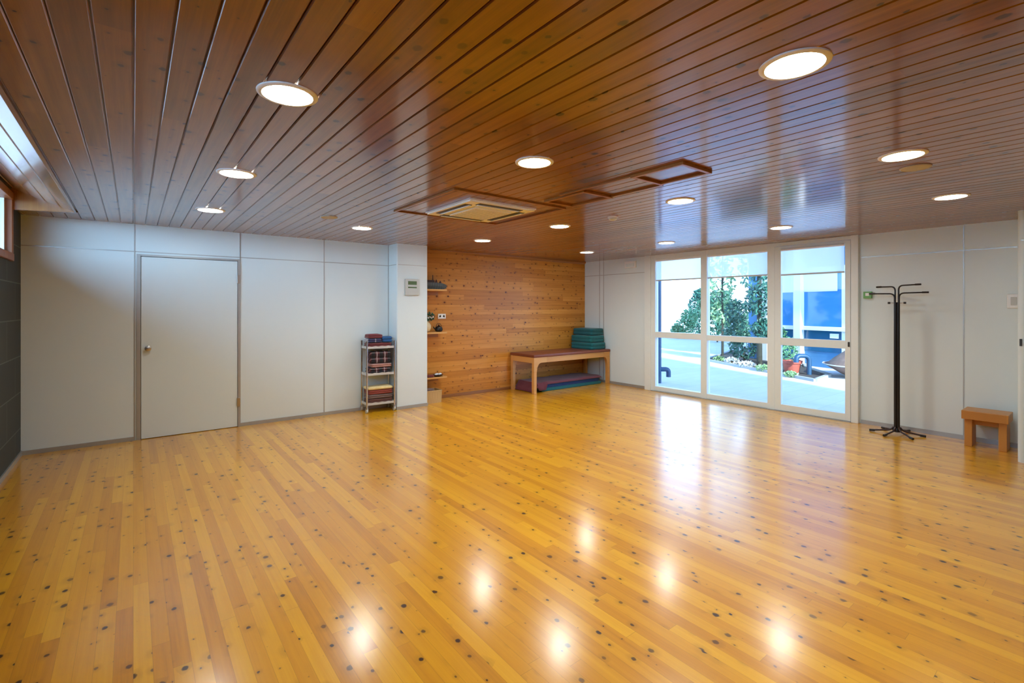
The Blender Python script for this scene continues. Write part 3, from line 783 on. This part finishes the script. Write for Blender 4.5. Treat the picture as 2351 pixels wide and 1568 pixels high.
# ================================================================== BENCH
bx0, bx1, by0, by1 = 5.585, 7.60, 6.515, 7.185
bt = thing('massage_table', 'low wooden treatment bench with brown padded top in the timber corner', 'bench', ((bx0+bx1)/2, (by0+by1)/2, 0))
a, b = (bx1-bx0)/2, (by1-by0)/2; L = .062; ZT = .645
def leg_profile(sx):
    # leg with the curved bracket running up into the apron (in the x-z plane)
    pts = [(0, 0), (L, 0), (L, ZT-.30)]
    for k in range(1, 8):
        t = k/8; pts.append((L+.10*(1-math.cos(t*math.pi/2)), ZT-.30+.20*math.sin(t*math.pi/2)))
    pts += [(L+.11, ZT-.10), (L+.11, ZT), (0, ZT)]
    return pts
for sx in (-1, 1):
    for sy in (-1, 1):
        bm = B(); pr = [((-a+u) if sx < 0 else (a-u), v) for u, v in leg_profile(sx)]
        y = -b if sy < 0 else b-L
        prism(bm, pr, 'y', y, y+L); obj('leg', bm, M['tablewood'], bt)
bm = B(); box(bm, -a+L, a-L, -b+.004, -b+.034, ZT-.10, ZT, bev=.003); obj('apron', bm, M['tablewood'], bt)
bm = B(); box(bm, -a+L, a-L, b-.034, b-.004, ZT-.10, ZT, bev=.003); obj('apron', bm, M['tablewood'], bt)
for x in (-a+.004, a-.034):
    bm = B(); box(bm, x, x+.03, -b+L, b-L, ZT-.10, ZT, bev=.003); obj('apron', bm, M['tablewood'], bt)
bm = B(); box(bm, -a-.012, a+.012, -b-.012, b+.012, ZT, ZT+.052, bev=.018); obj('padded_top', bm, M['vinyl'], bt, True)
# teal cushions stacked on the bench
ZC = ZT+.053
def fold_mat(x0, x1, y0, y1, z, h, mat, label, seed, rz=0):
    t = thing('folded_mat', label, 'folded mat', ((x0+x1)/2, (y0+y1)/2, z), rz, 'teal folded mats on the bench')
    obj('cover', slab_cloth(x1-x0, y1-y0, h, 2, seed, .003, .05, .010), mat, t, True)
    bm = B(); tube(bm, [(-(x1-x0)/2+.06, -(y1-y0)/2+.006, h*.5), ((x1-x0)/2-.06, -(y1-y0)/2+.006, h*.5)], .005, 6); obj('seam', bm, M['teal2'], t)
fold_mat(7.15, 7.595, 6.60, 7.185, ZC, .128, M['teal'], 'teal folded mat at the bottom of the stack on the bench', 41)
fold_mat(7.16, 7.59, 6.63, 7.19, ZC+.142, .126, M['teal'], 'teal folded mat in the middle of the stack on the bench', 42, R(1.0))
fold_mat(7.22, 7.60, 6.66, 7.195, ZC+.284, .123, M['teal2'], 'darker teal folded mat on top of the stack on the bench', 43)
# mats and throw under the bench
t = thing('floor_mat', 'thin teal floor mat lowest under the wooden bench', 'mat', (6.66, 6.86, 0), 0, 'mats under the bench')
obj('cover', slab_cloth(1.62, .50, .055, 1, 51, .003, .03, .012), M['matteal'], t, True)
t = thing('floor_mat', 'blue floor mat on the teal one under the wooden bench', 'mat', (6.66, 6.87, .060), 0, 'mats under the bench')
obj('cover', slab_cloth(1.58, .48, .085, 1, 52, .004, .04, .015), M['matblue'], t, True)
t = thing('throw_blanket', 'dark maroon throw spread over the mats under the bench', 'throw', (6.5, 6.86, 0))
bm = B()
nx, ny = 44, 18; gx0, gx1, gy0, gy1 = -.86, .92, -.285, .30
def throw_z(x, y):
    top = .158
    e = max(0, (-.74-x)/.12); zl = top*(1-min(1, e)**.8)
    f = max(0, (-.235-y)/.05); f = min(1, f)
    drop = .028 if x > -.55 else .13
    z = zl - f*drop*(1 if x > -.74 else 0)
    return max(.006, z + .005*math.sin(x*13+y*9)*math.sin(y*15+1)+.004)
grid = [[bm.verts.new((gx0+(gx1-gx0)*i/nx, gy0+(gy1-gy0)*j/ny, throw_z(gx0+(gx1-gx0)*i/nx, gy0+(gy1-gy0)*j/ny))) for j in range(ny+1)] for i in range(nx+1)]
for i in range(nx):
    for j in range(ny): bm.faces.new((grid[i][j], grid[i+1][j], grid[i+1][j+1], grid[i][j+1]))
bmesh.ops.recalc_face_normals(bm, faces=bm.faces[:])
o = obj('cloth', bm, M['matmaroon'], t, True)
sm = o.modifiers.new('thick', 'SOLIDIFY'); sm.thickness = .010; sm.offset = 1

# ================================================================== COAT RACK
cr = thing('coat_rack', 'black metal coat rack with curved hooks standing by the white wall', 'coat rack', (7.30, 1.76, 0))
vr = Vector((math.sin(R(13.6)), -math.cos(R(13.6)), 0)); vf = Vector((math.cos(R(13.6)), math.sin(R(13.6)), 0))
def dirv(deg): return vr*math.cos(R(deg)) + vf*math.sin(R(deg))
bm = B()
for deg in (45, 135, 225, 315):
    q = dirv(deg)*.019; tube(bm, [q+Vector((0, 0, .045)), q+Vector((0, 0, 1.60))], .0165, 12)
obj('pole', bm, M['black'], cr, True)
bm = B(); lathe(bm, [(.04, .03), (.044, .05), (.036, .075)], 20); obj('base_collar', bm, M['black'], cr, True)
for deg, z, ln in ((-42, 1.80, .255), (138, 1.79, .235), (-12, 1.71, .265), (168, 1.704, .245)):
    d_ = dirv(deg); q = d_*.022
    bm = B(); tube(bm, bend(q+Vector((0, 0, 1.56)), q+Vector((0, 0, z)), q+d_*ln+Vector((0, 0, z+.004)), .055, 8), .0085, 10)
    hk = obj('hook', bm, M['black'], cr, True)
    bm = B(); e = q+d_*ln+Vector((0, 0, z+.004)); tube(bm, [e-d_*.05, e+d_*.012], .0115, 10); obj('hook_tip', bm, M['black'], hk, True)
for deg in (0, 180):
    d_ = dirv(deg); bm = B(); tube(bm, [d_*.02+Vector((0, 0, 1.592)), d_*.085+Vector((0, 0, 1.592))], .009, 10); pg = obj('peg', bm, M['steel'], cr, True)
    bm = B(); tube(bm, [d_*.062+Vector((0, 0, 1.592)), d_*.088+Vector((0, 0, 1.592))], .013, 10); obj('peg_cap', bm, M['black'], pg, True)
for k in range(6):
    d_ = dirv(3+60*k); bm = B()
    tube(bm, bend(d_*.03+Vector((0, 0, .085)), d_*.06+Vector((0, 0, .045)), d_*.255+Vector((0, 0, .014)), .03, 5), .010, 10)
    ft = obj('foot', bm, M['darkbrown'], cr, True)
    bm = B(); tube(bm, [d_*.215+Vector((0, 0, .0175)), d_*.27+Vector((0, 0, .014))], .0135, 10); obj('rubber_end', bm, M['black'], ft, True)

# ================================================================== STOOL
st = thing('stool', 'small wooden stool with slab legs at the far right wall', 'stool', (7.385, .985, 0))
bm = B(); box(bm, -.15, .165, -.185, .185, .305, .40, bev=.007); obj('seat', bm, M['stoolwood'], st)
for y in (-.135, .135):
    bm = B(); box(bm, -.10, .12, y-.032, y+.032, 0, .306, bev=.005); obj('leg', bm, M['stoolwood'], st)
bm = B(); box(bm, -.012, .012, -.105, .105, .235, .306, bev=.002); obj('stretcher', bm, M['stoolwood'], st)

# ================================================================== OUTDOORS
bm = B(); box(bm, XR+.06, 60, -30, 60, -.15, -.03); box(bm, -40, XL-.2, -30, 60, -.15, -.03); box(bm, XL-.2, XR+.06, YW+.15, 60, -.15, -.03); box(bm, XL-.2, XR+.06, -30, YN-.2, -.15, -.03)
struct('ground_paving', bm, M['paving'])
# planter bed
bm = B(); bed = [(11.34, 4.12), (13.3, 7.75), (17.3, 8.9), (17.0, 6.6), (13.7, 5.2), (12.5, 4.25)]
prism(bm, bed, 'z', -.06, .0); o = struct('planter_bed', bm, M['soil'])
bm = B()
for i in range(len(bed)):
    p, q = Vector((*bed[i], 0)), Vector((*bed[(i+1) % len(bed)], 0)); d_ = (q-p).normalized(); nn = Vector((-d_.y, d_.x, 0))*.04
    vs = [bm.verts.new(v+Vector((0, 0, z))) for z in (-.06, .03) for v in (p-nn, q-nn, q+nn, p+nn)]
    for f in ((0, 1, 2, 3), (4, 7, 6, 5), (0, 4, 5, 1), (1, 5, 6, 2), (2, 6, 7, 3), (3, 7, 4, 0)): bm.faces.new([vs[j] for j in f])
struct('trim_10', bm, M['kerb'])
# gooseneck pipes
def goose(name, loc, rz, post_h, arm_z, arm, drop, mat, label, r=.05):
    t = thing(name, label, 'pipe', (*loc, -.03), rz, 'bent pipes in the courtyard')
    if post_h:
        bm = B(); tube(bm, [(0, 0, 0), (0, 0, post_h)], r, 16); obj('post', bm, mat, t, True)
        bm = B(); tube(bm, bend((0, 0, arm_z), (arm, 0, arm_z), (arm, 0, arm_z-drop), .07, 8), r*.95, 14); obj('elbow', bm, mat, t, True)
    else:
        bm = B(); pts = bend((0, 0, 0), (0, 0, arm_z), (arm, 0, arm_z), .13, 8)[:-1] + bend((arm*.5, 0, arm_z), (arm, 0, arm_z), (arm, 0, arm_z-drop), .10, 8)[1:]
        tube(bm, pts, r, 16); obj('bent_tube', bm, mat, t, True)
        bm = B(); tube(bm, [(arm, 0, arm_z-drop-.01), (arm, 0, arm_z-drop+.05)], r*1.12, 16); obj('mouth', bm, mat, t, True)
goose('drain_pipe', (8.60, 6.055), R(-38), 3.2, .285, .20, .16, M['pipe'], 'dark blue upright drain pipe with elbow outside the left window bay')
goose('vent_pipe', (12.2, 4.56), R(142), 0, .46, .30, .14, M['pipe'], 'blue bent vent pipe rising beside the red flower pot')
goose('vent_pipe', (17.2, 8.95), R(-38), 0, 1.36, .26, .24, M['palepipe'], 'grey bent vent pipe standing tall among the shrubs')
# pot
t = thing('flower_pot', 'red terracotta flower pot on the planter bed', 'flower pot', (12.25, 4.95, 0))
bm = B(); lathe(bm, [(.145, 0), (.19, .22), (.215, .225), (.225, .29), (.195, .29), (.18, .2)], 28); obj('pot', bm, M['terracotta'], t, True)
bm = B(); lathe(bm, [(.178, .24), (.02, .26)], 20); obj('soil', bm, M['soil'], t, True)
bm = B(); leaf_cloud(bm, 120, (.04, .08, .55), .26, .05, random.Random(8), (.8, .8, 1.1)); obj('foliage', bm, M['leaf'], t)
# clay bowl with dry plants
t = thing('planter_bowl', 'wide brown clay bowl planter in front of the blue building', 'planter', (12.75, 3.70, -.03))
bm = B(); lathe(bm, [(.22, 0), (.40, .09), (.66, .25), (.74, .295), (.71, .305), (.60, .24)], 36); obj('bowl', bm, M['bowlclay'], t, True)
bm = B(); lathe(bm, [(.68, .27), (.52, .43), (.30, .60), (.08, .68)], 28, cap0=False); obj('mound', bm, M['mound'], t, True)
bm = B(); lathe(bm, [(.735, .28), (.75, .295), (.742, .306), (.725, .30)], 36, cap0=False, cap1=False); obj('rim', bm, M['stone'], t, True)

# shrubs and trees
def shrub(name, loc, label, cat, blobs, n, size, mat, trunk=None, seed=1, group=None, base_z=-.03):
    t = thing(name, label, cat, (*loc, base_z), 0, group); rnd = random.Random(seed)
    bm = B()
    for (cx, cy, cz, rad, sq) in blobs: leaf_cloud(bm, n, (cx, cy, cz), rad, size, rnd, (1, 1, sq))
    obj('foliage', bm, mat, t)
    bm = B()
    if trunk:
        r, hgt = trunk
        tube(bm, [(0, 0, 0), (.02, .01, hgt*.35), (-.02, .0, hgt*.7), (.02, 0, hgt)], r, 10, radii=[r*1.2, r, r*.85, r*.6])
        for k in range(5):
            an = k*1.3; tube(bm, [(0, 0, hgt*(.4+.1*k)), (.25*math.cos(an), .25*math.sin(an), hgt*(.5+.1*k))], r*.3, 6)
    else:
        for k in range(4): tube(bm, [(.03*k, 0, 0), (.05*math.cos(k*1.6), .05*math.sin(k*1.6), blobs[0][2])], .012, 6)
    obj('trunk', bm, M['bark'], t, True)
    return t
shrub('tree', (13.0, 6.05), 'dark slender tree growing in the planter bed before the blue building', 'tree',
      [(0, 0, 2.6, .55, 1.3), (.05, 0, 1.75, .38, 1.2), (0, .1, 3.6, .8, 1.1), (.2, .3, 4.7, .9, 1.), (.05, -.1, 1.0, .30, .9)], 420, .075, M['leaf3'], (.06, 4.6), 11, 'courtyard trees')
shrub('tree', (14.9, 8.1), 'pale thin-leaved sapling left of the dark slender tree', 'tree',
      [(0, 0, 2.4, .42, 1.5), (.1, 0, 1.4, .38, 1.1), (-.1, .1, 3.3, .5, 1.2)], 210, .085, M['leaf2'], (.035, 3.3), 12, 'courtyard trees')
shrub('bush', (20.75, 11.55), 'broad leafy green bush behind the middle window bay', 'bush',
      [(0, 0, .9, .7, 1.1), (.35, -.45, .8, .6, 1.0), (-.1, .35, 1.5, .55, 1.0), (.1, -.1, 1.95, .5, .9)], 560, .10, M['leaf'], None, 13, 'courtyard bushes')
shrub('bush', (19.4, 9.85), 'light green bush right of the grey bent pipe', 'bush',
      [(0, 0, .6, .5, 1.0), (.2, -.4, .9, .5, 1.0), (-.1, .2, 1.3, .4, 1.2)], 380, .08, M['leaf2'], None, 14, 'courtyard bushes')
shrub('bush', (23.85, 14.3), 'tall dark green bush behind the mullion of the left window bay', 'bush',
      [(0, 0, .8, .55, 1.2), (.1, .1, 1.6, .55, 1.1), (.1, -.1, 2.2, .42, .9)], 560, .10, M['leaf3'], None, 15, 'courtyard bushes')
shrub('bush', (21.65, 13.75), 'rounded green bush in the left window bay', 'bush',
      [(0, 0, .55, .5, 1.1), (.12, -.2, 1.05, .42, 1.1), (-.05, .35, .4, .35, .9)], 460, .085, M['leaf'], None, 16, 'courtyard bushes')
shrub('bush', (13.75, 6.85), 'dark shrub at the foot of the blue building\'s left corner', 'bush',
      [(0, 0, .45, .4, 1.0), (.05, .2, .9, .36, 1.1), (0., .2, 1.45, .34, 1.1)], 380, .07, M['leaf3'], None, 17, 'courtyard bushes')
shrub('bush', (13.55, 5.72), 'blue-green shrub at the foot of the white facade column', 'bush',
      [(0, 0, .45, .32, 1.2), (.05, .15, .85, .22, 1.1)], 300, .055, M['leaf'], None, 18, 'courtyard bushes')
for k, (x, y, r_, lb) in enumerate([(13.35, 7.35, .18, 'low pale plant at the left tip of the planter bed'), (12.98, 6.78, .24, 'round pale ground plant in front of the bed\'s middle'),
        (12.55, 6.15, .22, 'pale ground plant just left of the dark slender trunk'), (12.15, 5.55, .20, 'green ground plant at the bed\'s front edge right of the trunk'),
        (11.62, 4.72, .15, 'small ground plant by the bed\'s right corner')]):
    shrub('ground_plant', (x, y), lb, 'plant', [(0, 0, r_*.3, r_*.95, .42)], 200, .038, (M['leaf2'], M['stone'])[k in (1, 2)], None, 30+k, 'low plants in the bed', 0.)
t = thing('stone_block', 'pale flat stone standing among the plants of the bed', 'stone', (15.0, 7.45, 0), R(20))
bm = B(); box(bm, -.05, .05, -.14, .14, 0, .27, bev=.015); obj('stone', bm, M['stone'], t)
# white garden wall far left
bm = B(); box(bm, 27.5, 27.8, 6., 45., -.1, 2.6); o = struct('wall_garden', bm, M['whitewall'])
t = thing('climbing_plant', 'sparse climbing plant on the far white wall in the left bay', 'plant', (27.15, 20.5, -.03))
rnd = random.Random(77); bm = B()
for (yy, zz) in ((0, .5), (.5, 1.0), (.2, 1.5), (1.0, .7), (-.7, .4), (.8, 1.9), (-.4, 1.2)): leaf_cloud(bm, 26, (0, yy, zz), .28, .07, rnd, (.25, 1, 1))
obj('foliage', bm, M['leaf2'], t)
bm = B(); tube(bm, [(.05, 0, 0), (.05, .2, .8), (.05, .1, 1.4), (.05, .7, 2.0)], .012, 6); tube(bm, [(.05, .1, .4), (.05, .6, .8), (.05, 1., 1.)], .01, 6); obj('stem', bm, M['bark'], t)

# blue building: local +y runs along the facade, +x into the house
hb = thing('pavilion_building', 'blue building with white columns and blinds across the courtyard', 'building', (14.227, 5.573, -.03), R(-15.7))
S0, S1 = -6.0, 1.75
bm = B(); box(bm, .12, 4., S0, S1, 0, .42); box(bm, .12, 4., 1.13, S1, 0, 3.1); box(bm, .5, 4., S0, S1, .4, 3.1); box(bm, .12, 4., S0, S1, 2.62, 3.1)
box(bm, .12, 4., S0, S1, 3.3, 5.2)
obj('wall', bm, M['facade'], hb)
bm = B(); box(bm, -.5, 4.2, S0-.2, S1+.3, 3.1, 3.3); obj('roof_edge', bm, M['facadewhite'], hb)
for s in (.02, 1.055, -2.6, -4.6):
    bm = B(); box(bm, -.05, .16, s-.10, s+.11, 0, 3.1, bev=.006); obj('column', bm, M['facadewhite'], hb)
bm = B(); box(bm, -.01, .14, S0, 1.0, .965, 1.07, bev=.004); obj('rail', bm, M['facadewhite'], hb)
bm = B(); box(bm, .10, 4., S0, S1, 5.2, 8.0); obj('upper_wall', bm, M['salmon'], hb)
for s0, s1 in ((.13, .95), (-1.11, -.08), (-2.5, -1.21), (-4.5, -2.7)):
    bm = B(); box(bm, .10, .12, s0, s1, 1.07, 2.63); obj('pane', bm, M['facadepane'], hb)
    bm = B(); box(bm, .10, .12, s0, s1, .42, .965); obj('lower_pane', bm, M['facadedark'], hb)
    bm = B(); box(bm, .075, .09, s0+(.12 if -1.2 < s0 < 0 else 0), s1, 1.985, 2.63)
    bm2 = bm; obj('blind', bm2, M['facadewhite'], hb)
bm = B(); box(bm, .06, .14, -1.21, -1.11, .42, 2.63, bev=.004); obj('mullion', bm, M['facadewhite'], hb)
bm = B(); box(bm, .03, .09, -1.03, -.83, .78, .90, bev=.004); obj('letter_box', bm, M['facadewhite'], hb)

# ================================================================== LIGHT
w = bpy.data.worlds.new('World'); sc.world = w; w.use_nodes = True
nt = w.node_tree; nt.nodes.clear()
wo = nt.nodes.new('ShaderNodeOutputWorld'); bg = nt.nodes.new('ShaderNodeBackground')
tc = nt.nodes.new('ShaderNodeTexCoord'); sp = nt.nodes.new('ShaderNodeSeparateXYZ'); rp = nt.nodes.new('ShaderNodeValToRGB')
nt.links.new(tc.outputs['Generated'], sp.inputs[0]); nt.links.new(sp.outputs[2], rp.inputs[0])
e = rp.color_ramp.elements; e[0].position = 0.; e[0].color = (.46, .71, 1., 1); e[1].position = .60; e[1].color = (.07, .14, .32, 1)
nt.links.new(rp.outputs[0], bg.inputs[0])
# the sky is brighter on the sun's side
dt = nt.nodes.new('ShaderNodeVectorMath'); dt.operation = 'DOT_PRODUCT'; dt.inputs[1].default_value = Vector((-.50, -.84, .20)).normalized()
nt.links.new(tc.outputs['Generated'], dt.inputs[0])
def wm(op, a, b, clamp=False):
    nd = nt.nodes.new('ShaderNodeMath'); nd.operation = op; nd.use_clamp = clamp
    nt.links.new(a, nd.inputs[0]); nd.inputs[1].default_value = b; return nd.outputs[0]
gl = wm('ADD', wm('MULTIPLY', wm('POWER', wm('MAXIMUM', dt.outputs['Value'], 0.), 3.), 9.), 3.6)
nt.links.new(gl, bg.inputs[1])
nt.links.new(bg.outputs[0], wo.inputs[0])
sl = bpy.data.lights.new('sun', 'SUN'); sl.energy = 4.0; sl.angle = R(1.5); sl.color = (1., .95, .86)
so = bpy.data.objects.new('sun', sl); COL.objects.link(so)
so.rotation_euler = Vector((.36, .82, -.47)).to_track_quat('-Z', 'Y').to_euler()

# the bulbs of the recessed lights throw their light downwards
def bulb(x, y, k=1.):
    al = bpy.data.lights.new('bulb', 'SPOT'); al.spot_size = R(140); al.spot_blend = 1.; al.shadow_soft_size = .30
    al.color = (.90, 1., .98); al.energy = SPOT*k
    ao = bpy.data.objects.new('bulb', al); COL.objects.link(ao); ao.location = (x, y, H-.012)
for x, y, _ in lights: bulb(x, y, .25 if x < 1 or (x > 3 and y < 1) else 1.)   # left-hand row and two by the coat rack dimmed to imitate lens vignetting
# unseen spot added in line with the ceiling row, lights the near floor
bulb(2.07, -.8)

# ================================================================== CAMERA
cam = bpy.data.cameras.new('camera'); co = bpy.data.objects.new('camera', cam); COL.objects.link(co)
co.location = (0, 0, 1.536); co.rotation_euler = (R(90), 0, R(-38))
cam.sensor_fit = 'HORIZONTAL'; cam.sensor_width = 36; cam.lens = 1113/2351*36; cam.shift_y = -78/2351; cam.clip_start = .05; cam.clip_end = 200
sc.camera = co

vs = sc.view_settings; vs.view_transform = 'Standard'; vs.look = 'None'; vs.gamma = 1.; vs.exposure = 1.22; vs.use_curve_mapping = False
cy = sc.cycles
cy.use_denoising = True; cy.max_bounces = 10; cy.diffuse_bounces = 6; cy.glossy_bounces = 5; cy.transparent_max_bounces = 12
cy.sample_clamp_indirect = 8.; cy.caustics_reflective = False; cy.caustics_refractive = False
